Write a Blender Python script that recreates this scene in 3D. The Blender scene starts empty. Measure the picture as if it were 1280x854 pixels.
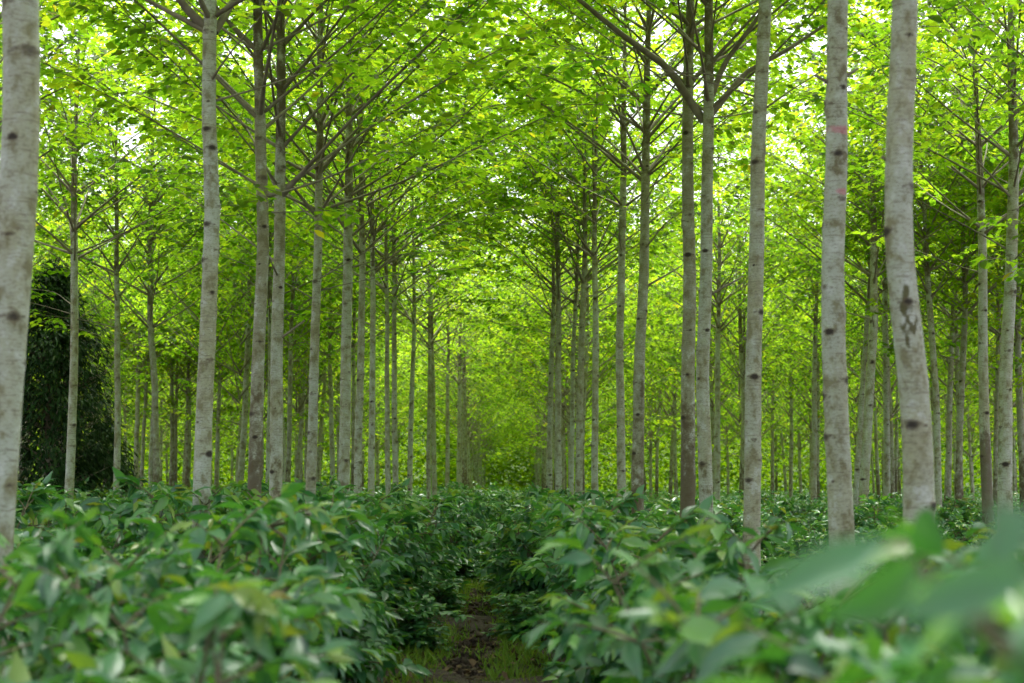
import bpy, math
import numpy as np
from mathutils import Vector

R = math.radians
S = bpy.context.scene
COL = S.collection
rng = np.random.default_rng(7)

# ------------------------------------------------------------------ camera numbers
CAM_Z, F_PX, CX, CY, HORIZON = 1.45, 1778.0, 640.0, 427.0, 600.0
PITCH = math.atan((HORIZON - CY) / F_PX)


def at(x, y, depth):
    """world point at a given depth (metres ahead) seen at a place of the photograph"""
    u, v = (x - CX) / F_PX, (CY - y) / F_PX
    t = depth / (math.cos(PITCH) - v * math.sin(PITCH))
    return Vector((u * t, depth, CAM_Z + t * (math.sin(PITCH) + v * math.cos(PITCH))))


# ------------------------------------------------------------------ node helpers
def new_mat(name):
    m = bpy.data.materials.new(name)
    m.use_nodes = True
    nt = m.node_tree
    nt.nodes.clear()
    return m, nt


def nd(nt, kind, **kw):
    n = nt.nodes.new(kind)
    for k, v in kw.items():
        if k.startswith("i_"):
            n.inputs[k[2:].replace("_", " ")].default_value = v
        else:
            setattr(n, k, v)
    return n


def ramp(nt, stops, interp="LINEAR"):
    n = nt.nodes.new("ShaderNodeValToRGB")
    cr = n.color_ramp
    cr.interpolation = interp
    while len(cr.elements) < len(stops):
        cr.elements.new(0.5)
    for e, (p, c) in zip(cr.elements, stops):
        e.position = p
        e.color = (*c, 1) if len(c) == 3 else c
    return n


def mixc(nt, fac, a, b):
    n = nt.nodes.new("ShaderNodeMix")
    n.data_type = "RGBA"
    for sock, v in ((n.inputs[0], fac), (n.inputs[6], a), (n.inputs[7], b)):
        if hasattr(v, "is_linked"):
            nt.links.new(v, sock)
        elif isinstance(v, tuple):
            sock.default_value = (*v, 1)
        else:
            sock.default_value = v
    return n.outputs[2]


def math_n(nt, op, a, b=0.0, clamp=False):
    n = nt.nodes.new("ShaderNodeMath")
    n.operation = op
    n.use_clamp = clamp
    for sock, v in ((n.inputs[0], a), (n.inputs[1], b)):
        if hasattr(v, "is_linked"):
            nt.links.new(v, sock)
        else:
            sock.default_value = v
    return n.outputs[0]


def smooth(nt, v, lo, hi):
    n = nt.nodes.new("ShaderNodeMapRange")
    n.interpolation_type = "SMOOTHSTEP"
    nt.links.new(v, n.inputs["Value"])
    n.inputs["From Min"].default_value = lo
    n.inputs["From Max"].default_value = hi
    return n.outputs["Result"]


# ------------------------------------------------------------------ materials
def leaf_material(name, front, through, mix, rough, spec, vein=0.0, waxy=0.0):
    """front / through: ramp stops over the per-leaf tint; mix: share of light let through"""
    m, nt = new_mat(name)
    L = nt.links.new
    a = nd(nt, "ShaderNodeAttribute", attribute_name="tint")
    oi = nd(nt, "ShaderNodeObjectInfo")
    t = math_n(nt, "ADD", a.outputs["Fac"], math_n(nt, "MULTIPLY", math_n(nt, "SUBTRACT", oi.outputs["Random"], 0.5), 0.14), True)
    rf, rt = ramp(nt, front), ramp(nt, through)
    L(t, rf.inputs[0]); L(t, rt.inputs[0])
    col = rf.outputs[0]
    if vein:
        tc = nd(nt, "ShaderNodeTexCoord")
        no = nd(nt, "ShaderNodeTexNoise", i_Scale=38.0, i_Detail=3.0)
        L(tc.outputs["Object"], no.inputs["Vector"])
        col = mixc(nt, math_n(nt, "MULTIPLY", smooth(nt, no.outputs["Fac"], 0.35, 0.7), vein), col, mixc(nt, 0.5, col, (0.10, 0.14, 0.03)))
    p = nd(nt, "ShaderNodeBsdfPrincipled")
    L(col, p.inputs["Base Color"])
    p.inputs["Roughness"].default_value = rough
    p.inputs["Specular IOR Level"].default_value = spec
    tr = nd(nt, "ShaderNodeBsdfTranslucent")
    L(rt.outputs[0], tr.inputs["Color"])
    mx = nd(nt, "ShaderNodeMixShader")
    mx.inputs[0].default_value = mix
    L(p.outputs[0], mx.inputs[1]); L(tr.outputs[0], mx.inputs[2])
    o = nd(nt, "ShaderNodeOutputMaterial")
    L(mx.outputs[0], o.inputs[0])
    return m


def bark_material(name):
    m, nt = new_mat(name)
    L = nt.links.new
    tc = nd(nt, "ShaderNodeTexCoord")
    oi = nd(nt, "ShaderNodeObjectInfo")
    off = nd(nt, "ShaderNodeVectorMath", operation="SCALE")
    off.inputs[0].default_value = (13.0, 7.0, 29.0)
    L(oi.outputs["Random"], off.inputs["Scale"])
    pos = nd(nt, "ShaderNodeVectorMath", operation="ADD")
    L(tc.outputs["Object"], pos.inputs[0]); L(off.outputs[0], pos.inputs[1])

    def noise(scale, stretch, detail=4.0, rough=0.55):
        mp = nd(nt, "ShaderNodeMapping")
        mp.inputs["Scale"].default_value = stretch
        L(pos.outputs[0], mp.inputs["Vector"])
        n = nd(nt, "ShaderNodeTexNoise", i_Scale=scale, i_Detail=detail, i_Roughness=rough)
        L(mp.outputs[0], n.inputs["Vector"])
        return n.outputs["Fac"]

    big = noise(2.2, (1, 1, 0.45))
    mid = noise(9.0, (1, 1, 0.8), 5.0, 0.65)
    fine = noise(42.0, (1, 1, 2.6), 4.0, 0.7)
    lines = noise(26.0, (0.25, 0.25, 3.2), 3.0, 0.6)
    col = mixc(nt, smooth(nt, big, 0.33, 0.68), (0.45, 0.49, 0.42), (0.37, 0.37, 0.25))
    tn = nd(nt, "ShaderNodeAttribute", attribute_name="tone", attribute_type="OBJECT")
    tone = math_n(nt, "MULTIPLY", tn.outputs["Fac"], 0.6)
    col = mixc(nt, tone, col, (0.22, 0.205, 0.115))
    col = mixc(nt, math_n(nt, "MULTIPLY", smooth(nt, mid, 0.50, 0.64), 0.85), col, (0.20, 0.185, 0.092))
    col = mixc(nt, math_n(nt, "MULTIPLY", smooth(nt, mid, 0.48, 0.32), 0.7), col, (0.56, 0.59, 0.55))
    col = mixc(nt, math_n(nt, "MULTIPLY", smooth(nt, fine, 0.48, 0.68), 0.6), col, (0.14, 0.12, 0.08))
    col = mixc(nt, math_n(nt, "MULTIPLY", smooth(nt, lines, 0.55, 0.68), 0.6), col, (0.16, 0.13, 0.09))
    at_ = nd(nt, "ShaderNodeAttribute", attribute_name="mark")
    sp = nd(nt, "ShaderNodeSeparateColor")
    L(at_.outputs["Color"], sp.inputs[0])
    wob = math_n(nt, "MULTIPLY", math_n(nt, "SUBTRACT", fine, 0.5), 0.55)
    wob2 = math_n(nt, "MULTIPLY", math_n(nt, "SUBTRACT", mid, 0.5), 1.5)
    # old brown rind low on the trunk, moss, pink paint, scars of shed branches
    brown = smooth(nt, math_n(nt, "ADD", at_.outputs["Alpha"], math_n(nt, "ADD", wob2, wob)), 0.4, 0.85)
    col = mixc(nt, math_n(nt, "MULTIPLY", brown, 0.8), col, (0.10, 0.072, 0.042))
    moss = smooth(nt, math_n(nt, "ADD", sp.outputs[1], math_n(nt, "ADD", wob, math_n(nt, "MULTIPLY", wob2, 0.4))), 0.35, 0.7)
    col = mixc(nt, math_n(nt, "MULTIPLY", moss, 0.9), col, (0.07, 0.062, 0.014))
    pink = smooth(nt, math_n(nt, "ADD", sp.outputs[2], wob2), 0.55, 0.8)
    col = mixc(nt, math_n(nt, "MULTIPLY", pink, 0.6), col, (0.52, 0.17, 0.22))
    scv = math_n(nt, "ADD", sp.outputs[0], wob)
    col = mixc(nt, math_n(nt, "MULTIPLY", smooth(nt, scv, 0.05, 0.5), 0.7), col, (0.12, 0.09, 0.058))
    col = mixc(nt, math_n(nt, "MULTIPLY", smooth(nt, scv, 0.3, 0.85), 0.92), col, (0.026, 0.02, 0.015))
    p = nd(nt, "ShaderNodeBsdfPrincipled")
    p.inputs["Roughness"].default_value = 0.78
    p.inputs["Specular IOR Level"].default_value = 0.3
    L(col, p.inputs["Base Color"])
    b = nd(nt, "ShaderNodeBump", i_Strength=0.5, i_Distance=0.012)
    hsum = math_n(nt, "ADD", math_n(nt, "MULTIPLY", fine, 0.6), math_n(nt, "ADD", math_n(nt, "MULTIPLY", mid, 0.7), math_n(nt, "MULTIPLY", lines, -0.4)))
    L(hsum, b.inputs["Height"]); L(b.outputs[0], p.inputs["Normal"])
    o = nd(nt, "ShaderNodeOutputMaterial")
    L(p.outputs[0], o.inputs[0])
    return m


def twig_material(name, c0, c1):
    m, nt = new_mat(name)
    L = nt.links.new
    tc = nd(nt, "ShaderNodeTexCoord")
    n = nd(nt, "ShaderNodeTexNoise", i_Scale=7.0, i_Detail=4.0)
    L(tc.outputs["Object"], n.inputs["Vector"])
    r = ramp(nt, [(0.3, c0), (0.7, c1)])
    L(n.outputs["Fac"], r.inputs[0])
    p = nd(nt, "ShaderNodeBsdfPrincipled")
    p.inputs["Roughness"].default_value = 0.75
    L(r.outputs[0], p.inputs["Base Color"])
    o = nd(nt, "ShaderNodeOutputMaterial")
    L(p.outputs[0], o.inputs[0])
    return m


def soil_material():
    m, nt = new_mat("soil")
    L = nt.links.new
    tc = nd(nt, "ShaderNodeTexCoord")
    n = nd(nt, "ShaderNodeTexNoise", i_Scale=1.6, i_Detail=9.0, i_Roughness=0.68)
    n2 = nd(nt, "ShaderNodeTexNoise", i_Scale=34.0, i_Detail=6.0, i_Roughness=0.7)
    v = nd(nt, "ShaderNodeTexVoronoi", i_Scale=26.0)
    for x in (n, n2, v):
        L(tc.outputs["Object"], x.inputs["Vector"])
    r = ramp(nt, [(0.3, (0.035, 0.023, 0.019)), (0.5, (0.075, 0.05, 0.042)), (0.7, (0.15, 0.105, 0.085))])
    L(n2.outputs["Fac"], r.inputs[0])
    green = smooth(nt, n.outputs["Fac"], 0.56, 0.68)
    col = mixc(nt, math_n(nt, "MULTIPLY", green, 0.3), r.outputs[0], (0.045, 0.07, 0.018))
    p = nd(nt, "ShaderNodeBsdfPrincipled")
    sy = nd(nt, "ShaderNodeSeparateXYZ")
    L(tc.outputs["Object"], sy.inputs[0])
    col = mixc(nt, smooth(nt, sy.outputs[1], 60.0, 110.0), col, mixc(nt, n2.outputs["Fac"], (0.02, 0.045, 0.008), (0.055, 0.09, 0.014)))
    p.inputs["Roughness"].default_value = 0.95
    L(col, p.inputs["Base Color"])
    b = nd(nt, "ShaderNodeBump", i_Strength=1.0, i_Distance=0.05)
    L(math_n(nt, "ADD", n2.outputs["Fac"], math_n(nt, "MULTIPLY", v.outputs["Distance"], 0.6)), b.inputs["Height"])
    L(b.outputs[0], p.inputs["Normal"])
    o = nd(nt, "ShaderNodeOutputMaterial")
    L(p.outputs[0], o.inputs[0])
    return m


M_BARK = bark_material("pale_bark")
M_BRANCH = twig_material("branch_bark", (0.12, 0.10, 0.066), (0.29, 0.26, 0.19))
M_STEM = twig_material("shrub_stem", (0.07, 0.06, 0.03), (0.17, 0.14, 0.08))
M_SOIL = soil_material()
M_TREE_LEAF = leaf_material(
    "tree_leaf",
    [(0.0, (0.035, 0.10, 0.012)), (0.45, (0.07, 0.145, 0.014)), (0.8, (0.12, 0.18, 0.018)), (1.0, (0.22, 0.20, 0.02))],
    [(0.0, (0.16, 0.40, 0.014)), (0.45, (0.37, 0.61, 0.018)), (0.8, (0.60, 0.72, 0.02)), (1.0, (0.78, 0.66, 0.03))],
    0.70, 0.5, 0.2)
M_SHRUB_LEAF = leaf_material(
    "shrub_leaf",
    [(0.0, (0.020, 0.095, 0.046)), (0.5, (0.058, 0.21, 0.085)), (0.8, (0.135, 0.33, 0.07)), (0.95, (0.18, 0.30, 0.04)), (1.0, (0.30, 0.24, 0.04))],
    [(0.0, (0.06, 0.24, 0.02)), (0.5, (0.12, 0.38, 0.02)), (0.8, (0.25, 0.52, 0.02)), (1.0, (0.46, 0.46, 0.03))],
    0.33, 0.35, 0.75, vein=0.35)
M_FAR_LEAF = leaf_material(
    "far_leaf",
    [(0.0, (0.03, 0.075, 0.008)), (0.5, (0.055, 0.11, 0.009)), (1.0, (0.11, 0.14, 0.012))],
    [(0.0, (0.16, 0.38, 0.005)), (0.5, (0.30, 0.52, 0.005)), (1.0, (0.48, 0.60, 0.008))],
    0.5, 0.8, 0.05)
M_EVERGREEN = leaf_material(
    "evergreen_leaf",
    [(0.0, (0.018, 0.045, 0.017)), (0.6, (0.036, 0.085, 0.026)), (1.0, (0.08, 0.12, 0.024))],
    [(0.0, (0.01, 0.03, 0.006)), (1.0, (0.05, 0.09, 0.01))],
    0.2, 0.6, 0.12)
M_GRASS = leaf_material(
    "grass_blade",
    [(0.0, (0.10, 0.23, 0.03)), (0.7, (0.20, 0.36, 0.045)), (1.0, (0.24, 0.22, 0.06))],
    [(0.0, (0.10, 0.22, 0.015)), (1.0, (0.3, 0.36, 0.03))],
    0.4, 0.5, 0.3)
M_LITTER = leaf_material(
    "dry_leaf",
    [(0.0, (0.05, 0.028, 0.016)), (0.6, (0.11, 0.065, 0.034)), (0.9, (0.2, 0.13, 0.07)), (1.0, (0.36, 0.3, 0.22))],
    [(0.0, (0.04, 0.02, 0.01)), (1.0, (0.2, 0.12, 0.05))],
    0.1, 0.7, 0.3)


# ------------------------------------------------------------------ mesh helpers
def make_mesh(name, verts, faces, mat, tint=None, mark=None, smooth_shade=True):
    me = bpy.data.meshes.new(name)
    verts = np.asarray(verts, dtype=np.float32).reshape(-1, 3)
    me.vertices.add(len(verts))
    me.vertices.foreach_set("co", verts.ravel())
    if isinstance(faces, tuple):
        idx, tot = faces
    else:
        tot = np.array([len(f) for f in faces], dtype=np.int32)
        idx = np.array([i for f in faces for i in f], dtype=np.int32)
    start = np.concatenate([[0], np.cumsum(tot)[:-1]]).astype(np.int32)
    me.loops.add(len(idx))
    me.loops.foreach_set("vertex_index", idx.astype(np.int32))
    me.polygons.add(len(tot))
    me.polygons.foreach_set("loop_start", start)
    me.polygons.foreach_set("loop_total", tot.astype(np.int32))
    if smooth_shade:
        me.polygons.foreach_set("use_smooth", np.ones(len(tot), dtype=bool))
    if tint is not None:
        a = me.attributes.new("tint", "FLOAT", "POINT")
        a.data.foreach_set("value", np.asarray(tint, dtype=np.float32))
    if mark is not None:
        a = me.attributes.new("mark", "FLOAT_COLOR", "POINT")
        a.data.foreach_set("color", np.asarray(mark, dtype=np.float32).ravel())
    me.materials.append(mat)
    me.update()
    me.validate()
    return me


class Tubes:
    """collects tapered tubes along polylines"""

    def __init__(self):
        self.v, self.idx, self.tot, self.n = [], [], [], 0

    def add(self, pts, radii, sides=5):
        pts = np.asarray(pts, float)
        k = len(pts)
        tan = np.gradient(pts, axis=0)
        tan /= np.linalg.norm(tan, axis=1, keepdims=True) + 1e-9
        ref = np.array([0.13, 0.21, 1.0]) if abs(tan[0][2]) < 0.9 else np.array([1.0, 0.2, 0.1])
        a = np.cross(tan, ref); a /= np.linalg.norm(a, axis=1, keepdims=True) + 1e-9
        b = np.cross(tan, a)
        th = np.linspace(0, 2 * math.pi, sides, endpoint=False)
        ring = a[:, None] * np.cos(th)[None, :, None] + b[:, None] * np.sin(th)[None, :, None]
        v = pts[:, None] + ring * np.asarray(radii, float)[:, None, None]
        self.v.append(v.reshape(-1, 3))
        i, j = np.meshgrid(np.arange(k - 1), np.arange(sides), indexing="ij")
        j2 = (j + 1) % sides
        q = np.stack([i * sides + j, i * sides + j2, (i + 1) * sides + j2, (i + 1) * sides + j], -1).reshape(-1, 4) + self.n
        self.idx.append(q.ravel()); self.tot.append(np.full(len(q), 4))
        cap = np.arange((k - 1) * sides, k * sides) + self.n
        self.idx.append(cap); self.tot.append(np.array([sides]))
        self.n += k * sides

    def mesh(self, name, mat):
        return make_mesh(name, np.concatenate(self.v), (np.concatenate(self.idx), np.concatenate(self.tot)), mat)


def _template(rows, tri_tip=True):
    """rows: (t, half width) from stalk to tip; returns (t, s) of vertices and faces of a folded leaf blade"""
    ts, ss, fs = [0.0], [0.0], []
    prev = None
    for t, w in rows:
        i = len(ts)
        ts += [t, t, t]; ss += [-w, 0.0, w]
        if prev is None:
            fs += [(0, i + 1, i), (0, i + 2, i + 1)]
        else:
            fs += [(prev, prev + 1, i + 1, i), (prev + 1, prev + 2, i + 2, i + 1)]
        prev = i
    i = len(ts)
    ts.append(1.0); ss.append(0.0)
    fs += [(prev, prev + 1, i), (prev + 1, prev + 2, i)]
    return np.array(ts), np.array(ss), fs


T_TREE = _template([(0.3, 0.34), (0.68, 0.5)])
T_COFFEE = _template([(0.14, 0.26), (0.36, 0.5), (0.62, 0.44), (0.85, 0.19)])
T_PLAIN = (np.array([0, .45, 1.0, .45]), np.array([0, .5, 0, -.5]), [(0, 1, 2, 3)])
T_SLIM = _template([(0.4, 0.5)])


def leaf_mesh(name, P, D, N, L, W, droop, tint, mat, tpl, fold=0.16, wave=0.0, gen=None):
    """one mesh of many leaf blades: stalk points P, blade directions D, upward sides N"""
    g = gen or rng
    P, D, N = (np.asarray(x, float) for x in (P, D, N))
    n = len(P)
    L = np.broadcast_to(L, n).astype(float); W = np.broadcast_to(W, n).astype(float); droop = np.broadcast_to(droop, n).astype(float)
    D = D / (np.linalg.norm(D, axis=1, keepdims=True) + 1e-9)
    Sd = np.cross(N, D); Sd /= np.linalg.norm(Sd, axis=1, keepdims=True) + 1e-9
    N = np.cross(D, Sd)
    ts, ss, fs = tpl
    k = len(ts)
    t = ts[None, :, None]; s = ss[None, :, None]
    side = (L * g.uniform(-0.12, 0.12, n))[:, None, None] * t * t
    lift = -(droop * L)[:, None, None] * t ** 2 + (fold * W)[:, None, None] * np.abs(s) * 2
    if wave:
        ph = g.uniform(0, 6.28, (n, 1, 1))
        lift = lift + (wave * W)[:, None, None] * np.sin(t * 11 + ph) * np.abs(s) * 2
    v = P[:, None] + D[:, None] * (L[:, None, None] * t) + Sd[:, None] * (W[:, None, None] * s + side) + N[:, None] * lift
    tot1 = np.array([len(f) for f in fs]); idx1 = np.array([i for f in fs for i in f])
    idx = (idx1[None] + (np.arange(n) * k)[:, None]).ravel()
    return make_mesh(name, v.reshape(-1, 3), (idx, np.tile(tot1, n)), mat, tint=np.repeat(tint, k))


def link(name, data, parent=None, loc=(0, 0, 0), rz=0.0, sc=None):
    o = bpy.data.objects.new(name, data)
    COL.objects.link(o)
    o.parent = parent
    o.location = loc
    o.rotation_euler = (0, 0, rz)
    if sc is not None:
        o.scale = sc if hasattr(sc, "__len__") else (sc, sc, sc)
    return o


def say(o, label=None, cat=None, group=None, kind=None):
    for k, v in (("label", label), ("category", cat), ("group", group), ("kind", kind)):
        if v:
            o[k] = v
    return o


def rand_dir(g, n):
    v = g.normal(size=(n, 3))
    return v / np.linalg.norm(v, axis=1, keepdims=True)


# ------------------------------------------------------------------ trunks
def trunk_mesh(path, r0, g, whorl, sides, dz, marks=(), base_brown=0.0, top=10.8):
    """path: (z, x, y) rows of the trunk's axis from the ground up, local to the tree's base"""
    path = np.asarray(path, float)
    zs = np.concatenate([np.arange(-0.08, whorl + 0.6, dz), np.arange(whorl + 0.6, top, 0.12), [top]])
    ax = np.interp(zs, path[:, 0], path[:, 1]); ay = np.interp(zs, path[:, 0], path[:, 2])
    w = max(3, int(0.5 / dz)) | 1
    ker = np.hanning(w + 2)[1:-1]; ker /= ker.sum()
    sm = lambda a: np.convolve(np.pad(a, w // 2, mode="edge"), ker, "valid")
    ax, ay = sm(ax), sm(ay)
    ph = g.uniform(0, 6.28, 6)
    ax = ax + 0.008 * np.sin(zs * 1.3 + ph[0]) + 0.003 * np.sin(zs * 3.3 + ph[1])
    ay = ay + 0.012 * np.sin(zs * 1.5 + ph[2])
    r = r0 * (1 - 0.055 * np.minimum(zs, whorl)) * (1 + 0.3 * np.exp(-np.maximum(zs, 0) / 0.25))
    up = np.clip((zs - whorl) / (top - whorl), 0, 1)
    r = r * (1 - up * 0.9)
    th = np.linspace(0, 2 * math.pi, sides, endpoint=False)
    Z, A = np.meshgrid(zs, th, indexing="ij")
    RR = np.repeat(r[:, None], sides, 1)
    RR = RR * (1 + 0.025 * np.sin(2 * A + ph[3] + Z * 0.6) + 0.02 * np.sin(3 * A + ph[4] - Z) + 0.008 * np.sin(Z * 5 + ph[5]))
    mark = np.zeros(Z.shape + (4,))
    bump = np.zeros(Z.shape)
    z = 0.25 + g.uniform(0, 0.2)
    a = g.uniform(0, 6.28)
    gap = g.uniform(0.8, 1.5)
    while z < whorl + 3:
        a += 2.4 + g.uniform(-0.7, 0.7)
        s = g.choice([0.009, 0.013, 0.018, 0.023, 0.028, 0.034]) * g.uniform(0.85, 1.1) * (r0 / 0.085) ** 0.5
        da = np.abs((A - a + math.pi) % (2 * math.pi) - math.pi) * RR
        dzz = Z - z
        e = (da / (1.25 * s)) ** 2 + (dzz / (0.85 * s)) ** 2
        core = np.exp(-e ** 1.4)
        brow = np.exp(-((dzz + 0.35 * da - 0.75 * s) / (0.28 * s)) ** 2) * (da < 2.6 * s) * 0.55
        mark[..., 0] = np.maximum(mark[..., 0], np.maximum(core * g.uniform(0.4, 1.2), brow))  # dark scar colour, deepened to paint in the knots' shadow as well
        streak = np.exp(-(da / (0.9 * s)) ** 2) * np.clip(1 + dzz / (6 * s), 0, 1) * (dzz < 0)  # dirt washed down below the scar
        mark[..., 3] = np.maximum(mark[..., 3], 0.42 * streak)
        bump = np.maximum(bump, np.exp(-((da / (2.0 * s)) ** 2 + (dzz / (1.6 * s)) ** 2)) * g.uniform(0.15, 0.5) * s)
        bump -= 0.25 * s * np.exp(-e * 4)
        z += g.uniform(0.06, 0.22) * gap
    mark[..., 3] = np.maximum(mark[..., 3], base_brown * np.clip(1.45 - Z / 2.4, 0, 1))
    # the trunk turns browner from just below the first whorl upward
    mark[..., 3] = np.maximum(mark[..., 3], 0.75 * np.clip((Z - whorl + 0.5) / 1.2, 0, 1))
    for kind, z0, a0, hz, ha, amt in marks:
        da = np.abs((A - a0 + math.pi) % (2 * math.pi) - math.pi)
        if kind == 1:  # ragged mossy patch
            e = (Z - z0 + 0.03 * np.sin(A * 9 + z0 * 40)) / hz, (da + 0.12 * np.sin(Z * 55 + z0 * 9)) / ha
            blob = amt * np.exp(-e[0] ** 2 - e[1] ** 2)
        else:
            blob = amt * np.exp(-(np.abs((Z - z0) / hz)) ** 4 - (da / ha) ** 4)
        mark[..., kind] = np.maximum(mark[..., kind], blob)
    RR = RR + bump
    V = np.stack([ax[:, None] + RR * np.cos(A), ay[:, None] + RR * np.sin(A), Z], -1)
    k = len(zs)
    i, j = np.meshgrid(np.arange(k - 1), np.arange(sides), indexing="ij")
    j2 = (j + 1) % sides
    q = np.stack([i * sides + j, i * sides + j2, (i + 1) * sides + j2, (i + 1) * sides + j], -1).reshape(-1)
    q = np.concatenate([q, np.arange((k - 1) * sides, k * sides)])
    tot = np.concatenate([np.full((k - 1) * sides, 4), [sides]])
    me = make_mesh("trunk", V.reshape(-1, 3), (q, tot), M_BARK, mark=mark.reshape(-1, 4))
    return me, (zs, ax, ay, r)


# ------------------------------------------------------------------ crowns
def branch_curve(g, length, az, elev, bend, n=9):
    s = np.linspace(0, 1, n)
    wig = g.uniform(-0.09, 0.09, 2)
    h = s * length * math.cos(elev)
    zz = s * length * math.sin(elev) + bend * length * (s ** 2) + wig[0] * length * 0.4 * np.sin(s * 5)
    a = az + wig[1] * np.sin(s * 4) * 1.4
    return np.stack([h * np.cos(a), h * np.sin(a), zz], -1)


def crown_variant(seed):
    """branches: list of (height above first whorl, mesh); one mesh of leaves; all round a straight axis"""
    g = np.random.default_rng(seed)
    branches = []
    LP, LD, LN, LL, LT = [], [], [], [], []
    whole = Tubes()
    tiers = []
    z = 0.0
    while z < 5.1:
        nb = int(g.integers(4, 7)) if z < 2.4 else 3
        a0 = g.uniform(0, 6.28)
        for k in range(nb):
            tiers.append((z + g.uniform(-0.07, 0.12), a0 + k * 2 * math.pi / nb + g.uniform(-0.25, 0.25), True))
        z += g.uniform(0.42, 0.72)
    for _ in range(int(g.integers(1, 4))):
        tiers.append((-g.uniform(0.3, 1.1), g.uniform(0, 6.28), False))
    for z, az, full in tiers:
        u = np.clip(z / 5.4, 0, 1)
        length = (3.7 * (1 - u ** 1.6) + 0.75) * g.uniform(0.78, 1.12)
        elev = R(g.uniform(27, 42) + 20 * u)
        bend = g.uniform(-0.13, 0.06)
        r0 = 0.005 + 0.0025 * length * g.uniform(0.6, 1.5)
        if not full:
            length *= g.uniform(0.35, 0.8); r0 *= 0.6; elev = R(g.uniform(12, 30))
        c = branch_curve(g, length, az, elev, bend)
        tb = Tubes()
        s = np.linspace(0, 1, len(c))
        rad = r0 * (1 - 0.82 * s) * (1 + 0.5 * np.exp(-s * 30))
        off = np.array([0, 0, z])
        tb.add(c, rad, 6); whole.add(c + off, rad, 4)
        # side twigs carry the leaves, mostly on the outer part of the branch
        start = g.uniform(0.24, 0.4) if full else 0.5
        ntw = int((13 if full else 6) * (1.0 if z < 2.0 else 0.85) * length / 3.6) + 2
        sides = 1
        for q in np.linspace(start, 1.0, ntw):
            q = min(1.0, q + g.uniform(-0.02, 0.02))
            p = np.array([np.interp(q, s, c[:, i]) for i in range(3)])
            tn = c[-1] - c[-3] if q > 0.8 else c[5] - c[3]
            tn = tn / np.linalg.norm(tn)
            sides = -sides
            yaw = sides * g.uniform(0.5, 1.15) if q < 0.97 else g.uniform(-0.2, 0.2)
            d = np.array([tn[0] * math.cos(yaw) - tn[1] * math.sin(yaw), tn[0] * math.sin(yaw) + tn[1] * math.cos(yaw), tn[2] * 0.5 + g.uniform(-0.2, 0.3)])
            d /= np.linalg.norm(d)
            tl = g.uniform(0.35, 0.95) * (1.15 - 0.4 * q)
            m = 5
            tt = np.linspace(0, 1, m)
            tw = p + d * (tl * tt)[:, None] + np.array([0, 0, -0.12 * tl]) * (tt ** 2)[:, None]
            tr = np.linspace(0.0042, 0.0015, m)
            tb.add(tw, tr, 4); whole.add(tw + off, tr, 3)
            nl = int(tl * 19) + 3
            tw_tint = g.normal(0.40, 0.11)
            for e in range(nl):
                f = (e + 0.7) / nl
                lp = np.array([np.interp(f, tt, tw[:, i]) for i in range(3)]) + off
                ya = (1 if e % 2 else -1) * g.uniform(0.5, 1.3)
                if e == nl - 1:
                    ya = g.uniform(-0.3, 0.3)
                ld = np.array([d[0] * math.cos(ya) - d[1] * math.sin(ya), d[0] * math.sin(ya) + d[1] * math.cos(ya), g.uniform(-0.55, 0.2)])
                LP.append(lp + g.normal(0, 0.03, 3)); LD.append(ld)
                nn = np.array([0, 0, 1.0]) + g.normal(0, 0.38, 3)
                LN.append(nn); LL.append(g.uniform(0.08, 0.165)); LT.append(tw_tint + 0.1 * u + g.normal(0, 0.12))
        branches.append((z, tb.mesh("branch", M_BRANCH)))
    LL = np.array(LL)
    LT = np.array(LT)
    LT[g.random(len(LT)) < 0.008] = 0.97
    leaves = leaf_mesh("crown", LP, LD, LN, LL, LL * g.uniform(0.5, 0.66, len(LL)), g.uniform(0.0, 0.28, len(LL)), np.clip(LT, 0, 1), M_TREE_LEAF, T_TREE, gen=g)
    return branches, leaves, whole.mesh("branch_whorl", M_BRANCH)


CROWNS = [crown_variant(100 + i) for i in range(7)]
print("leaves per crown", [len(c[1].vertices) // 8 for c in CROWNS])


def build_tree(name, x, y, path, r0, whorl, crown, rz, detail, label, group, marks=(), brown=0.0, seed=0, top=None):
    """detail 2: fine trunk and every branch its own part; 1: coarser trunk, every branch a part; path is local"""
    g = np.random.default_rng(1000 + seed)
    root = link(name, None, None, (x, y, 0))
    root.empty_display_size = 0.3
    say(root, label, "tree", group)
    sides, dz = ((44, 0.016) if detail == 2 else (20, 0.035))
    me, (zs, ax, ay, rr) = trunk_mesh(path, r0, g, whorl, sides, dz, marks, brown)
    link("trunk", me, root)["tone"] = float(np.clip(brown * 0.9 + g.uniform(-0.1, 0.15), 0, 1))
    br, leaves, _w = CROWNS[crown]
    for z, bm in br:
        h = whorl + z
        if h > 10.6:
            continue
        link("branch", bm, root, (float(np.interp(h, zs, ax)), float(np.interp(h, zs, ay)), h), rz)
    h = whorl + 2.5
    link("crown", leaves, root, (float(np.interp(h, zs, ax)), float(np.interp(h, zs, ay)), whorl), rz)
    return root, (zs, ax, ay, rr)


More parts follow.
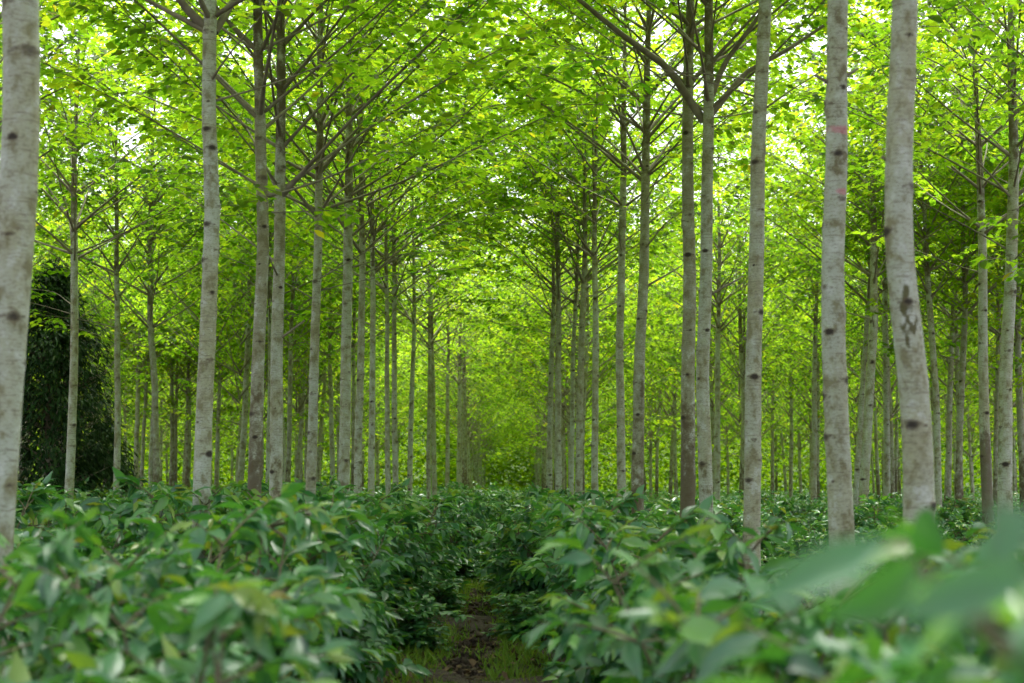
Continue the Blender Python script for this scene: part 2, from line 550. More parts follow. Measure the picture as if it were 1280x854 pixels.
# ------------------------------------------------------------------ the trees that the photograph shows singly
# depth, trunk width px, first whorl height m, [(x, y) of the axis in the photograph, from low to high], brown base, label
NEAR = [
    # the row left of the path, front to back
    (6.9, 57, 5.6, [(-8, 640), (1, 520), (9, 400), (16, 280), (21, 150), (22, 0)], 0.1, "thick pale grey trunk cut by the picture edge, frontmost left of the path"),
    (11.7, 23, 5.2, [(254, 610), (257, 480), (263, 350), (266, 270), (262, 150), (266, 20)], 0.1, "slim pale trunk rising alone on the left, behind the frontmost trunk, bending gently right"),
    (13.8, 19, 4.9, [(319, 610), (325, 440), (330, 300), (326, 100), (324, 0)], 1.0, "trunk with dark flaking base, front one of the close pair left of the path"),
    (15.2, 18, 4.5, [(345, 610), (347, 440), (349, 300), (351, 120), (352, 0)], 0.55, "trunk just behind the dark-based one, right one of the close left pair"),
    (17.9, 14, 4.8, [(388, 600), (394, 440), (398, 300), (399, 150)], 0.3, "single straight grey trunk between the close pair and the crowded left row"),
    (21.0, 16, 5.1, [(430, 600), (433, 440), (434, 300), (435, 200)], 0.3, "stout pale trunk with dark scars, front one of the crowded left row"),
    (23.4, 11, 5.2, [(448, 600), (451, 440), (453, 330), (453, 200)], 0.6, "brownish slim trunk directly behind the stout scarred one, left row"),
    (25.8, 9, 5.2, [(464, 600), (467, 440), (466, 300)], 0.0, "very pale slim trunk leaning slightly right, third in the crowded left row"),
    (28.6, 7, 5.2, [(485, 600), (484, 440), (482, 300)], 0.5, "thin dark mottled trunk, left one of a thin dark and pale pair"),
    (30.5, 8, 5.3, [(494, 600), (493, 440), (492, 320)], 0.0, "thin whitish trunk, right one of a thin dark and pale pair"),
    (35.5, 7, 5.3, [(512, 600), (517, 440), (518, 380)], 0.0, "thin white trunk leaning right, standing apart near the end of the left row"),
    (42.0, 6, 5.4, [(536, 600), (537, 440)], 0.5, "thin grey trunk, left one of two crossing near the avenue's far left"),
    (45.0, 7, 5.4, [(543, 600), (540, 440)], 0.2, "thin grey trunk, right one of two crossing near the avenue's far left"),
    (53.0, 6, 5.4, [(559, 600), (560, 440)], 0.2, "thin far trunk between the crossing pair and the whitish avenue clump"),
    (60.0, 7, 5.4, [(574, 600), (575, 440)], 0.0, "whitish far trunk at the left edge of the avenue opening"),
    (64.0, 7, 5.4, [(581, 600), (580, 440)], 0.9, "brown far trunk tight behind the whitish one at the avenue opening"),
    # the row right of the path
    (7.4, 42, 5.6, [(1147, 660), (1146, 560), (1141, 470), (1134, 400), (1127, 330), (1124, 250), (1125, 150), (1131, 0)], 0.15, "thick pale trunk with a kink and moss patch, front of the right row"),
    (9.0, 34, 5.6, [(1050, 650), (1046, 560), (1039, 420), (1038, 330), (1045, 200), (1045, 0)], 0.35, "thick beige trunk with faint pink paint rings, second in the right row"),
    (12.0, 23, 5.7, [(941, 660), (942, 450), (944, 330), (948, 200), (959, 0)], 0.35, "straight beige trunk leaning right at the top, third in the right row"),
    (15.6, 19, 5.5, [(882, 640), (879, 470), (882, 330), (882, 200), (884, 100)], 0.5, "trunk with heavy forked boughs over the path, fourth in the right row"),
    (16.8, 20, 6.2, [(861, 640), (860, 470), (862, 330), (861, 150), (864, 0)], 1.05, "greenish grey trunk with dark brown foot, left of the heavy boughed trunk"),
    (19.5, 16, 5.6, [(798, 600), (800, 440), (806, 300), (810, 100)], 0.85, "pale blotched trunk with mossy foot, leaning right, middle of the right row"),
    (22.0, 12, 5.6, [(776, 590), (775, 440), (777, 300), (779, 150)], 0.5, "slim pale trunk just left of the blotched one with mossy foot"),
    (27.0, 9.5, 5.6, [(744, 600), (744, 440), (743, 300)], 0.35, "slim beige trunk with a dense whorl of boughs, left of the slim pale one"),
    (28.5, 10, 5.4, [(724, 590), (726, 440), (732, 300)], 0.45, "olive grey trunk leaning right, in the middle right clump"),
    (32.0, 7, 5.4, [(714, 590), (717, 440), (722, 330)], 0.0, "whitish trunk leaning right, in the middle right clump"),
    (30.0, 9, 5.2, [(698, 590), (698, 440), (697, 320)], 0.3, "grey trunk with low whorled boughs, second from the avenue opening"),
    (33.0, 8, 5.2, [(686, 595), (690, 440), (692, 360)], 0.0, "white trunk with a knob, nearest to the avenue opening on the right"),
    # second and third rows, right
    (36.0, 8.5, 5.2, [(896, 600), (898, 440), (900, 330)], 0.0, "whitish trunk seen just right of the heavy boughed trunk"),
    (38.0, 8, 5.0, [(1017, 600), (1019, 440), (1021, 330)], 0.0, "pale thin trunk peeping out left of the pink ringed trunk"),
    (27.0, 13.5, 5.2, [(1080, 620), (1086, 520), (1092, 400), (1093, 220)], 0.3, "strongly leaning pale trunk between the two thick right trunks, larger of two"),
    (30.0, 8, 5.2, [(1070, 620), (1077, 500), (1084, 400), (1092, 300)], 0.1, "thinner leaning trunk left beside the larger leaning pale trunk"),
    (32.0, 9.5, 5.2, [(1108, 630), (1107, 440), (1104, 330)], 0.0, "upright pale bluish trunk right of the two leaning trunks"),
    (28.0, 10, 5.0, [(1173, 630), (1170, 480), (1160, 330), (1151, 180)], 0.2, "dark topped trunk leaning left behind the kinked mossy trunk"),
    (36.0, 8.5, 4.8, [(1184, 630), (1187, 500), (1191, 400)], 0.6, "brownish thin trunk beside the dark topped left leaning trunk"),
    (29.0, 9.5, 4.8, [(1198, 630), (1202, 480), (1207, 380)], 0.8, "reddish brown thin trunk leaning right in the second right row"),
    (21.5, 14, 5.2, [(1234, 620), (1230, 440), (1228, 300), (1226, 180)], 0.3, "pale spotted trunk with a rusty brown lower sleeve near the right edge"),
    (34.0, 8, 4.8, [(1245, 620), (1247, 440), (1248, 330)], 0.7, "dark thin trunk between the rusty sleeved one and the right edge trunk"),
    (18.6, 19, 5.2, [(1257, 620), (1259, 480), (1264, 380), (1270, 220), (1269, 0)], 0.2, "stout pale trunk closest to the right picture edge"),
    # second and third rows, left
    (24.0, 12, 5.2, [(87, 600), (92, 480), (95, 400), (94, 300), (93, 200)], 0.3, "pale trunk in front of the dark evergreen at far left"),
    (27.5, 9, 4.9, [(145, 600), (146, 480), (146, 400), (143, 300), (142, 200)], 0.2, "pale trunk between the dark evergreen and the crooked trunk"),
    (28.5, 10, 4.5, [(194, 600), (193, 480), (187, 400), (185, 300)], 0.8, "crooked brown trunk with low forked boughs, left background"),
    (44.0, 6.5, 4.7, [(170, 600), (172, 500), (174, 440)], 0.3, "thin trunk left behind the crooked brown one"),
    (47.0, 5, 4.7, [(177, 600), (181, 500), (184, 440)], 0.6, "thinner leaning trunk left behind the crooked brown one"),
    (50.0, 5, 4.4, [(219, 600), (221, 470)], 0.9, "dark thin trunk, left one of two between crooked and slim trunks"),
    (47.0, 5.5, 4.2, [(233, 600), (235, 470)], 0.9, "dark forked thin trunk, right one of two between crooked and slim trunks"),
    (46.0, 5.5, 4.6, [(270, 600), (275, 470)], 0.6, "thin leaning trunk close right of the slim left trunk"),
    (31.0, 8, 4.8, [(336, 600), (338, 440), (338, 300)], 0.1, "half hidden pale trunk squeezed between the close left pair"),
    (35.0, 7, 4.7, [(360, 600), (364, 440)], 0.8, "brown speckled thin trunk right of the close left pair"),
    (52.0, 5, 4.6, [(377, 600), (374, 440)], 0.5, "thin far trunk left of the single straight grey trunk"),
    (40.0, 6.5, 4.8, [(416, 600), (412, 440)], 0.2, "thin branching trunk left behind the stout scarred trunk"),
    (38.0, 6, 4.9, [(441, 600), (442, 440)], 0.9, "dark trunk hidden in the gap right of the stout scarred trunk"),
]
MARKS = {  # kind (0 scar, 1 moss, 2 pink, 3 brown), height, angle (front = -pi/2), half height, half angle, amount
    16: [(1, 2.37, -1.8, 0.10, 0.45, 1.0), (1, 2.25, -1.5, 0.04, 1.0, 0.95), (1, 2.2, -1.95, 0.06, 0.35, 0.95), (1, 0.6, -1.2, 0.5, 0.7, 0.5)],
    17: [(2, 3.67, -1.5, 0.04, 3.5, 0.85), (2, 3.27, -1.2, 0.03, 0.85, 0.95), (3, 4.2, -1.5, 1.3, 3.0, 0.42)],
    36: [(3, 1.5, -1.5, 0.75, 3.5, 1.1)],
    20: [(3, 1.2, -1.5, 0.9, 3.5, 0.8)],
    21: [(3, 2.6, -1.2, 0.5, 0.9, 0.6)],
}
near_xy = []
for i, (d, w, whorl, pix, brown, label) in enumerate(NEAR):
    pts = [at(px, py, d) for px, py in pix]
    pts.sort(key=lambda p: p.z)
    lo, hi = pts[0], pts[-1]
    sl = 0.5 * (pts[1].x - lo.x) / max(0.3, pts[1].z - lo.z)
    bx = lo.x - sl * lo.z
    yl = rng.uniform(-0.02, 0.02)
    path = [(0.0, 0.0, 0.0)] + [(p.z, p.x - bx, yl * p.z) for p in pts]
    path += [(11.0, hi.x - bx + rng.uniform(-0.12, 0.12), yl * 11)]
    r0 = 0.5 * w / F_PX * d * 1.0
    tree, prof = build_tree("plantation_tree", bx, d, path, r0, whorl, i % len(CROWNS), rng.uniform(0, 6.28), 2 if d < 24 else 1, label,
                            "pale trunked plantation trees in rows", MARKS.get(i, ()), brown, seed=i)
    near_xy.append((bx, d))
    if i in (16, 17, 3, 19, 18, 23, 21):  # a few broken dead branch ends
        for z, a, ln in {17: [(3.95, 3.4, 0.1), (4.0, -0.1, 0.09)], 3: [(2.95, -0.3, 0.3)], 19: [(3.45, 0.1, 0.42)], 18: [(2.6, 3.3, 0.04)],
                         23: [(4.6, 0.4, 0.5)], 21: [(4.1, 0.2, 0.6)], 16: [(3.1, 3.0, 0.03)]}[i]:
            t = Tubes()
            c = branch_curve(rng, ln + float(np.interp(z, prof[0], prof[3])), a, R(28), 0.05, 5)
            t.add(c, np.linspace(0.017, 0.009, 5), 7)
            link("dead_branch", t.mesh("dead_branch", M_BRANCH), tree, (float(np.interp(z, prof[0], prof[1])), float(np.interp(z, prof[0], prof[2])), z))
    if i in (19, 1):  # heavy boughs
        boughs = {19: [((880, 152), (835, 85), (770, 38), (700, -20)), ((884, 150), (930, 92), (985, 62), (1045, 22)), ((882, 140), (905, 80), (945, 25), (975, -20))],
                  1: [((266, 45), (236, 14), (205, -25)), ((268, 40), (290, 5), (305, -35))]}[i]
        for k, b in enumerate(boughs):
            q = np.array([at(px, py, d + 0.12 * j * (1 if k % 2 else -1)) for j, (px, py) in enumerate(b)]) - np.array([bx, d, 0])
            s = np.linspace(0, len(q) - 1, 12)
            q = np.stack([np.interp(s, np.arange(len(q)), q[:, c]) for c in range(3)], -1)
            t = Tubes(); t.add(q, np.linspace(0.05, 0.022, 12) * (1.0 if k == 0 else 0.75), 9)
            link("bough", t.mesh("bough", M_BRANCH), tree)

# ------------------------------------------------------------------ trees standing in the depth of the plantation
FAR_TRUNKS = []
for k in range(8):
    g = np.random.default_rng(400 + k)
    lx, ly = g.uniform(-0.25, 0.25, 2)
    path = [(0, 0, 0), (2.5, lx * g.uniform(0, 0.6), ly * 0.3), (5, lx, ly), (11, lx * 1.3, ly * 1.3)]
    FAR_TRUNKS.append(trunk_mesh(path, 0.088, g, 5.0, 12, 0.05, (), g.uniform(0.2, 1.0))[0])

ORD = ["first", "second", "third", "fourth", "fifth", "sixth", "seventh", "eighth", "ninth", "tenth", "eleventh", "twelfth"]


def far_tree(x, y, label, group):
    v = int(rng.integers(0, len(CROWNS)))
    root = link("plantation_tree", None, None, (x, y, 0), rng.uniform(0, 6.28), rng.uniform(0.88, 1.06))
    say(root, label, "tree", group)
    link("trunk", FAR_TRUNKS[int(rng.integers(0, 8))], root)["tone"] = float(rng.uniform(0, 0.5))
    low = 5.0 if y < 24 else (rng.uniform(3.3, 4.5) if (y < 62 or abs(x) < 4) else rng.uniform(2.4, 3.8))
    st = rng.uniform(1.15, 1.4)
    link("branch_whorl", CROWNS[v][2], root, (0, 0, low), 0, (1, 1, st))
    link("crown", CROWNS[v][1], root, (0, 0, low), 0, (1, 1, st))


ROWS = {-2: -7.1, -3: -11.7, -4: -16.3, -5: -20.9, -6: -25.5, -7: -30.1, -1: -2.4, 1: 2.0, 2: 6.6, 3: 11.2, 4: 15.8, 5: 20.4, 6: 25.0, 7: 29.6}
n_far = 0
for k, X in ROWS.items():
    y0 = {1: 40.0, -1: 66.0, 2: 40.0, -2: 33.0}.get(k, 20.0)
    y = y0 + rng.uniform(0, 1)
    while y < (132 if abs(k) == 1 else 88):
        xx = X + rng.normal(0, 0.16)
        if abs(xx) < 0.36 * y + 2.6 and min((abs(xx - a) * 1.0 + abs(y - b) * 0.55 for a, b in near_xy)) > 0.75:
            # leave the clear view onto the dark evergreen
            if not (-0.39 < xx / y < -0.285 and y < 33):
                side = "left" if k < 0 else "right"
                zone = "nearer" if y < 45 else ("middle" if y < 65 else "farthest")
                lab = f"slender grey trunk lost among others, {ORD[abs(k) - 1]} row {side} of the path, {zone} stretch"
                far_tree(xx, y, lab, f"{zone} background trees in {ORD[abs(k) - 1]} row {side} of the path")
                n_far += 1
        y += rng.uniform(2.3, 3.3) * (1.0 if y < 60 else 1.25)
# trees beside the picture whose crowns reach into it
for X, Y in ((-7.0, 13.5), (-7.2, 17.0), (-8.1, 20.5), (6.5, 8.0), (6.6, 11.5), (6.6, 15.0), (-7.0, 9.5)):
    far_tree(X, Y, "tree just outside the picture whose leafy boughs reach into the top corners", "trees beside the picture")
print("far trees", n_far)

# ------------------------------------------------------------------ dark evergreen tree at the far left
def evergreen(x, y, h, rad, label, seed, n):
    g = np.random.default_rng(seed)
    root = link("evergreen_tree", None, None, (x, y, 0))
    say(root, label, "tree")
    t = Tubes()
    zz = np.linspace(-0.05, h * 0.8, 8)
    t.add(np.stack([0.1 * np.sin(zz), 0.08 * np.cos(zz * 1.3), zz], -1), np.linspace(0.16, 0.03, 8), 10)
    link("trunk", t.mesh("trunk", M_BRANCH), root)
    t = Tubes()
    P, D, N = [], [], []
    ncl = n // 34
    for _ in range(ncl):
        u = g.uniform(0.04, 1) ** 0.85
        zc = h * u
        prof = rad * (1 - max(0, (u - 0.45) / 0.55) ** 2) * (0.75 + 0.25 * min(1, u / 0.2))
        a = g.uniform(0, 6.28)
        rr = prof * math.sqrt(g.uniform(0.12, 1.0)) * g.uniform(0.85, 1.15)
        c = np.array([rr * math.cos(a), rr * math.sin(a), zc])
        if g.random() < 0.4:
            b = np.array([0, 0, max(0.3, zc - 0.5 * rr)])
            s = np.linspace(0, 1, 5)[:, None]
            t.add(b * (1 - s) + c * s, np.linspace(0.03, 0.008, 5), 4)
        for _k in range(34):
            P.append(c + g.normal(0, 0.13, 3))
            out = np.array([math.cos(a), math.sin(a), 0]) + g.normal(0, 0.6, 3)
            out[2] = -g.uniform(0.3, 1.4)
            D.append(out); N.append(np.array([math.cos(a), math.sin(a), 0.8]) + g.normal(0, 0.4, 3))
    link("branch_whorl", t.mesh("branch_whorl", M_BRANCH), root)
    m = len(P)
    L = g.uniform(0.12, 0.22, m)
    link("crown", leaf_mesh("crown", P, D, N, L, L * 0.26, g.uniform(0, .3, m), np.clip(g.normal(0.4, 0.25, m), 0, 1), M_EVERGREEN, T_SLIM, gen=g), root)


p = at(58, 600, 30.0)
evergreen(p.x, 30.0, 5.9, 1.3, "dense dark evergreen tree with drooping narrow leaves behind the far left trunks", 51, 19000)
p = at(130, 600, 33.5)
evergreen(p.x, 33.5, 2.7, 0.75, "small rounded dark evergreen to the right of the dense dark tree", 52, 4200)

# ------------------------------------------------------------------ coffee shrubs
def shrub_variant(seed, small=1.0):
    """about 1.2 m tall, 0.75 m radius: leaning stems, level side shoots with paired glossy leaves"""
    g = np.random.default_rng(seed)
    t = Tubes()
    P, D, N, L, T = [], [], [], [], []
    for e_ in range(7):
        a = g.uniform(0, 6.28)
        lean = g.uniform(0.05, 0.5)
        hh = g.uniform(0.72, 1.05) if e_ < 5 else g.uniform(1.02, 1.2)
        s = np.linspace(0, 1, 7)
        st = np.stack([lean * math.cos(a) * s ** 1.3, lean * math.sin(a) * s ** 1.3, hh * s], -1) + np.array([g.normal(0, .06), g.normal(0, .06), 0])
        t.add(st, np.linspace(0.013, 0.004, 7), 6)
        for q in np.linspace(0.16, 1.0, 10):
            q = min(1, q + g.uniform(-.04, .04))
            b = np.array([np.interp(q, s, st[:, i]) for i in range(3)])
            for _e in range(2 if q < 0.95 else 3):
                az = g.uniform(0, 6.28)
                ln = g.uniform(0.25, 0.6) * (1.1 - 0.45 * q)
                el = g.uniform(-0.1, 0.45) + (0.5 * (q > 0.85))
                d = np.array([math.cos(az) * math.cos(el), math.sin(az) * math.cos(el), math.sin(el)])
                u = np.linspace(0, 1, 5)
                c = b + d * (ln * u)[:, None] + np.array([0, 0, -0.22 * ln]) * (u ** 2)[:, None]
                t.add(c, np.linspace(0.0055, 0.0022, 5), 4)
                nn = max(3, int(ln / (0.07 * small)))
                for k in range(nn):
                    f = 0.22 + 0.78 * (k + 1) / nn
                    pp = np.array([np.interp(f, u, c[:, i]) for i in range(3)])
                    tip = k == nn - 1
                    for sd in (-1, 1):
                        ya = sd * (g.uniform(0.7, 1.25) if not tip else g.uniform(0.25, 0.6))
                        P.append(pp)
                        D.append([d[0] * math.cos(ya) - d[1] * math.sin(ya), d[0] * math.sin(ya) + d[1] * math.cos(ya), d[2] * 0.4 + g.uniform(-0.95, 0.35)])
                        N.append(np.array([0, 0, 1.0]) + g.normal(0, 0.5, 3))
                        L.append(small * g.uniform(0.115, 0.205) * (0.62 if tip else 1))
                        T.append(g.normal(0.34, 0.26) + (0.28 if tip else 0) + (0.14 if q > .9 else 0))
    n = len(P)
    L, T = np.array(L), np.array(T)
    T = np.minimum(T, 0.9)
    T[g.random(n) < 0.003] = 1.0
    lm = leaf_mesh("foliage", P, D, N, L, L * g.uniform(0.36, 0.46, n), g.uniform(0.1, 0.5, n), np.clip(T, 0, 1), M_SHRUB_LEAF, T_COFFEE, fold=0.2, wave=0.07, gen=g)
    return t.mesh("stem", M_STEM), lm


SHRUBS = [shrub_variant(700 + i, 0.88) for i in range(6)] + [shrub_variant(720 + i, 0.72) for i in range(3)]
print("leaves per shrub", len(SHRUBS[0][1].vertices) // 14)
n_shrub = 0


def shrub(x, y, h, label, group, wide=1.0, v=None, rz=None):
    global n_shrub
    v = int(rng.integers(0, 6)) if v is None else v
    k = h / 1.2
    root = link("coffee_shrub", None, None, (x, y, 0), rng.uniform(0, 6.28) if rz is None else rz, (wide * (0.55 + 0.45 * k), wide * (0.55 + 0.45 * k), k))
    say(root, label, "shrub", group)
    link("stem", SHRUBS[v][0], root)
    link("foliage", SHRUBS[v][1], root)
    n_shrub += 1
    return root


for x, y, h, lab in [
    (0.80, 1.30, 1.41, "blurred big leaved shrub closest to the viewer, filling the bottom right corner"),
    (1.05, 2.3, 1.22, "out of focus shrub behind the corner leaves, at the right picture edge"),
    (0.92, 3.3, 1.16, "soft focus shrub right of centre at the bottom, left of the corner leaves"),
    (1.75, 3.7, 1.22, "soft focus shrub between the corner leaves and the kinked mossy trunk"),
    (0.82, 4.7, 1.16, "fresh green shrub at lower right, behind the soft focus shrub right of centre"),
    (1.65, 5.3, 1.10, "yellow tipped shrub at the foot of the second thick right trunk"),
    (0.78, 6.2, 1.14, "leafy shrub right beside the path, in front of the sharp hedge"),
    (-0.82, 3.5, 1.14, "blurred shrub at bottom left of centre, overhanging the path's left side"),
    (-1.5, 3.3, 1.12, "blurred shrub in the bottom left corner"),
    (-0.95, 4.4, 1.14, "tallest soft focus shrub left of the path, hiding the slim left trunk's foot"),
    (-1.95, 4.3, 1.24, "soft focus shrub at the left picture edge below the thick cut trunk"),
    (-1.3, 5.3, 1.30, "pale leaved soft shrub in front of the close left pair of trunks"),
    (-2.4, 5.6, 1.30, "shrub hiding the foot of the thick trunk cut by the left edge"),
    (-1.15, 6.3, 1.26, "shrub on the path's left edge where the bare soil comes into view"),
]:
    sh = shrub(x, y, h, lab, "shrubs in the coffee hedges", 1.0, 6 + int(rng.integers(0, 3)) if x < 0 else None, 0.0 if y < 2 else None)
    if y < 2:  # its topmost shoot, close to the lens
        spec = [  # stalk and tip of each blade in the photograph, depth of both, width, tint
            (1110, 676, 945, 752, 1.22, 1.16, 0.034, 0.5), (1150, 700, 1050, 800, 1.15, 1.06, 0.042, 0.3), (1300, 718, 1110, 775, 1.0, 1.04, 0.036, 0.35),
            (1238, 628, 1272, 735, 1.1, 1.04, 0.05, 0.0), (1200, 770, 1150, 900, 1.1, 1.0, 0.045, 0.1), (1290, 770, 1240, 930, 1.0, 0.95, 0.05, 0.0)]
        k3 = np.array(sh.scale)
        A = np.array([at(q[0], q[1], q[4]) for q in spec]) - np.array([x, y, 0])
        B = np.array([at(q[2], q[3], q[5]) for q in spec]) - np.array([x, y, 0])
        A, B = A / k3, B / k3
        nrm = np.array([[0.1, -0.8, 0.5], [-0.5, -1.0, -0.45], [0.1, -0.8, 0.5], [0.3, -0.6, -0.8], [0.4, -0.7, -0.5], [0.2, -0.6, -0.7]])
        link("shoot", leaf_mesh("shoot", A, B - A, nrm, np.linalg.norm(B - A, axis=1), np.array([q[6] for q in spec]), 0.15,
                                np.array([q[7] for q in spec]), M_SHRUB_LEAF, T_COFFEE, fold=0.2, wave=0.07), sh)
        tb = Tubes()
        for q in A:
            st = np.array([0.02, 0.0, 0.75 / k3[2]])
            u = np.linspace(0, 1, 8)[:, None]
            tb.add(st * (1 - u) + q * u + np.array([0, 0, 0.06]) * np.sin(u * math.pi), np.linspace(0.005, 0.002, 8), 5)
        link("stem", tb.mesh("shoot_stem", M_STEM), sh)

LANES = {"left hedge along the path": -1.27, "right hedge along the path": 0.72, "tree lane left of the path": -2.75, "tree lane right of the path": 2.35,
         "second lane left": -4.2, "second lane right": 3.8, "third lane left": -5.7, "third lane right": 5.3, "fourth lane left": -7.2, "fourth lane right": 6.8,
         "fifth lane left": -8.8, "fifth lane right": 8.3, "outermost lane left": -10.4, "outermost lane right": 9.9}
for name, X in LANES.items():
    y = {-1.27: 7.2, 0.72: 7.5, -2.75: 6.5, 2.35: 6.4}.get(X, 7.0) + rng.uniform(0, 0.6)
    k = 0
    while y < 33:
        xx = X + rng.normal(0, 0.15)
        if y < 14 and X in (-1.27, 0.72):
            xx = X + (-0.12 if X < 0 else 0.1) + rng.normal(0, 0.08)
        if y > 19:
            xx += 0.2 if X == -1.27 else (-0.2 if X == 0.72 else 0)
        if abs(xx) < 0.36 * y + 0.9:
            if X < 0:
                h = rng.uniform(1.0, 1.33)
            elif X < 1:
                h = rng.uniform(0.95, 1.24)
            else:
                h = rng.uniform(0.66, 0.86) if y < 20 else rng.uniform(0.9, 1.1)
            if abs(X) < 1.5:
                lab = f"glossy leaved shrub, {ORD[k]} from the front of the {name}" if k < 12 else f"distant shrub low in the {name}, merging with its neighbours"
            else:
                st = "front" if y < 15 else ("middle" if y < 24 else "far")
                lab = f"glossy shrub merging with its neighbours, {st} part of the {name}"
            shrub(xx, y, h, lab, f"shrubs of the {name}", rng.uniform(0.92, 1.1))
            k += 1
        y += rng.uniform(0.95, 1.2) if y < 16 else rng.uniform(1.3, 1.7)
# the path closes up beyond the bare soil
for x, y, h in ((-0.92, 12.3, 0.42), (0.2, 13.2, 0.4), (-0.9, 15.6, 0.45), (-0.02, 18.2, 0.5), (-0.75, 20.4, 0.4), (-0.05, 22.0, 0.4), (-0.7, 23.6, 0.45), (-0.2, 25.2, 0.6), (-0.5, 26.6, 0.8), (-0.25, 28, 1.0), (-0.5, 30, 1.05), (-0.3, 32, 1.1)):
    shrub(x, y, h, "low shrub spilling over the edge of the overgrown path", "low shrubs on the overgrown path")
print("shrubs", n_shrub)

# ------------------------------------------------------------------ ground
def ground():
    n = 90
    ys = np.concatenate([np.linspace(-30, 4, 12), np.linspace(4.2, 26, 150), np.linspace(27, 900, 60)])
    xs = np.concatenate([np.linspace(-700, -6, 40), np.linspace(-5.6, 5.6, 110), np.linspace(6, 700, 40)])
    X, Y = np.meshgrid(xs, ys, indexing="ij")
    g = np.random.default_rng(3)
    Z = np.zeros_like(X)
    for _ in range(30):
        f = g.uniform(0.8, 9); a = g.uniform(0, 6.28); ph = g.uniform(0, 6.28)
        Z += 0.03 / f ** 0.8 * np.sin(f * (X * math.cos(a) + Y * math.sin(a)) + ph)
    Z *= np.exp(-((np.abs(X) / 9) ** 4)) * (Y < 40) * (Y > 2)
    Z += 0.07 * np.clip(np.abs(X + 0.35) - 0.35, 0, 0.6) * (np.abs(X) < 7)
    Z -= 0.03
    u = np.clip((Y - 150) / 60, 0, 1)
    Z += 17 * u * u * (3 - 2 * u)  # invented rise, added to block bright sky showing through the far woods
    V = np.stack([X, Y, Z], -1).reshape(-1, 3)
    a, b = X.shape
    i, j = np.meshgrid(np.arange(a - 1), np.arange(b - 1), indexing="ij")
    q = np.stack([i * b + j, (i + 1) * b + j, (i + 1) * b + j + 1, i * b + j + 1], -1).reshape(-1)
    me = make_mesh("ground", V, (q, np.full((a - 1) * (b - 1), 4)), M_SOIL)
    say(link("ground", me), kind="structure")


ground()

# grass tufts and weeds on the path, fallen leaves, far undergrowth and the far wood: nobody could count these
g = np.random.default_rng(21)
P, D, N, L, W = [], [], [], [], []
for _ in range(1250):
    y = g.uniform(6.5, 26)
    edge = g.random() < 0.5
    x = -0.35 + (g.choice([-1, 1]) * g.uniform(0.22, 0.6) if edge else g.uniform(-0.4, 0.4))
    if 10.0 < y < 18.5 and not edge and g.random() < 0.9:
        continue
    for _k in range(int(g.integers(10, 24))):
        P.append([x + g.normal(0, 0.05), y + g.normal(0, 0.05), -0.02])
        D.append([g.normal(0, 0.45), g.normal(0, 0.45), 1.0]); N.append([g.normal(), g.normal(), 0.25])
        L.append(g.uniform(0.05, 0.15)); W.append(g.uniform(0.008, 0.02))
n = len(P)
say(link("grass", leaf_mesh("grass", P, D, N, np.array(L), np.array(W), g.uniform(0.1, 0.6, n), np.clip(g.normal(0.5, 0.22, n), 0, 1), M_GRASS, T_PLAIN, gen=g)),
    "tufts of short grass and weeds sprouting along the bare soil path", "grass", kind="stuff")
n = 2600
P = np.stack([-0.35 + g.normal(0, 0.5, n), g.uniform(6, 22, n), g.uniform(-0.02, 0.025, n)], -1)
D = np.stack([g.normal(size=n), g.normal(size=n), g.normal(0, .25, n)], -1)
N = np.stack([g.normal(0, .35, n), g.normal(0, .35, n), np.ones(n)], -1)
L = g.uniform(0.04, 0.13, n)
say(link("fallen_leaves", leaf_mesh("fallen_leaves", P, D, N, L, L * 0.5, g.uniform(-0.3, 0.4, n), g.beta(2, 2.6, n), M_LITTER, T_TREE, gen=g)),
    "brown fallen leaves scattered over the path's dark soil", "leaves", kind="stuff")

n = 2600  # crumbly clods of soil and bits of twig
oct_v = np.array([[1, 0, 0], [-1, 0, 0], [0, 1, 0], [0, -1, 0], [0, 0, 1], [0, 0, -1]], float)
oct_f = np.array([[0, 2, 4], [2, 1, 4], [1, 3, 4], [3, 0, 4], [2, 0, 5], [1, 2, 5], [3, 1, 5], [0, 3, 5]])
sz = g.uniform(0.008, 0.04, n) * g.uniform(0.5, 1.3, n)
cen = np.stack([-0.35 + g.normal(0, 0.3, n), g.uniform(7, 22, n), g.uniform(-0.025, 0.015, n)], -1)
V = cen[:, None] + oct_v[None] * sz[:, None, None] * g.uniform(0.5, 1.4, (n, 6, 3)) + g.normal(0, 0.3, (n, 6, 3)) * sz[:, None, None]
say(link("soil_crumbs", make_mesh("soil_crumbs", V.reshape(-1, 3), ((oct_f[None] + (np.arange(n) * 6)[:, None, None]).ravel(), np.full(n * 8, 3)), M_SOIL, smooth_shade=False)),
    "dark crumbly clods of soil scattered along the path", "soil", kind="stuff")

n = 62000
y = 31 + 85 * g.random(n) ** 0.8
x = g.uniform(-1, 1, n) * (0.37 * y + 3)
hump = 0.72 + 0.25 * np.sin(x * 1.9 + np.sin(y * 0.7) * 1.5) * np.sin(y * 1.15 + x * 0.3) + 0.15 * (x < 0)
z = hump * (0.25 + 0.8 * g.random(n) ** 0.6)
P = np.stack([x, y, z], -1)
D = g.normal(size=(n, 3)); D[:, 2] = D[:, 2] * 0.4
N = g.normal(0, .4, (n, 3)); N[:, 2] += 1
L = g.uniform(0.13, 0.26, n)
say(link("undergrowth", leaf_mesh("undergrowth", P, D, N, L, L * 0.46, g.uniform(0.1, 0.5, n), np.clip(g.normal(0.5, 0.2, n), 0, 1), M_SHRUB_LEAF, T_SLIM, gen=g)),
    "far low undergrowth of leafy bushes between the distant trunks", "undergrowth", kind="stuff")

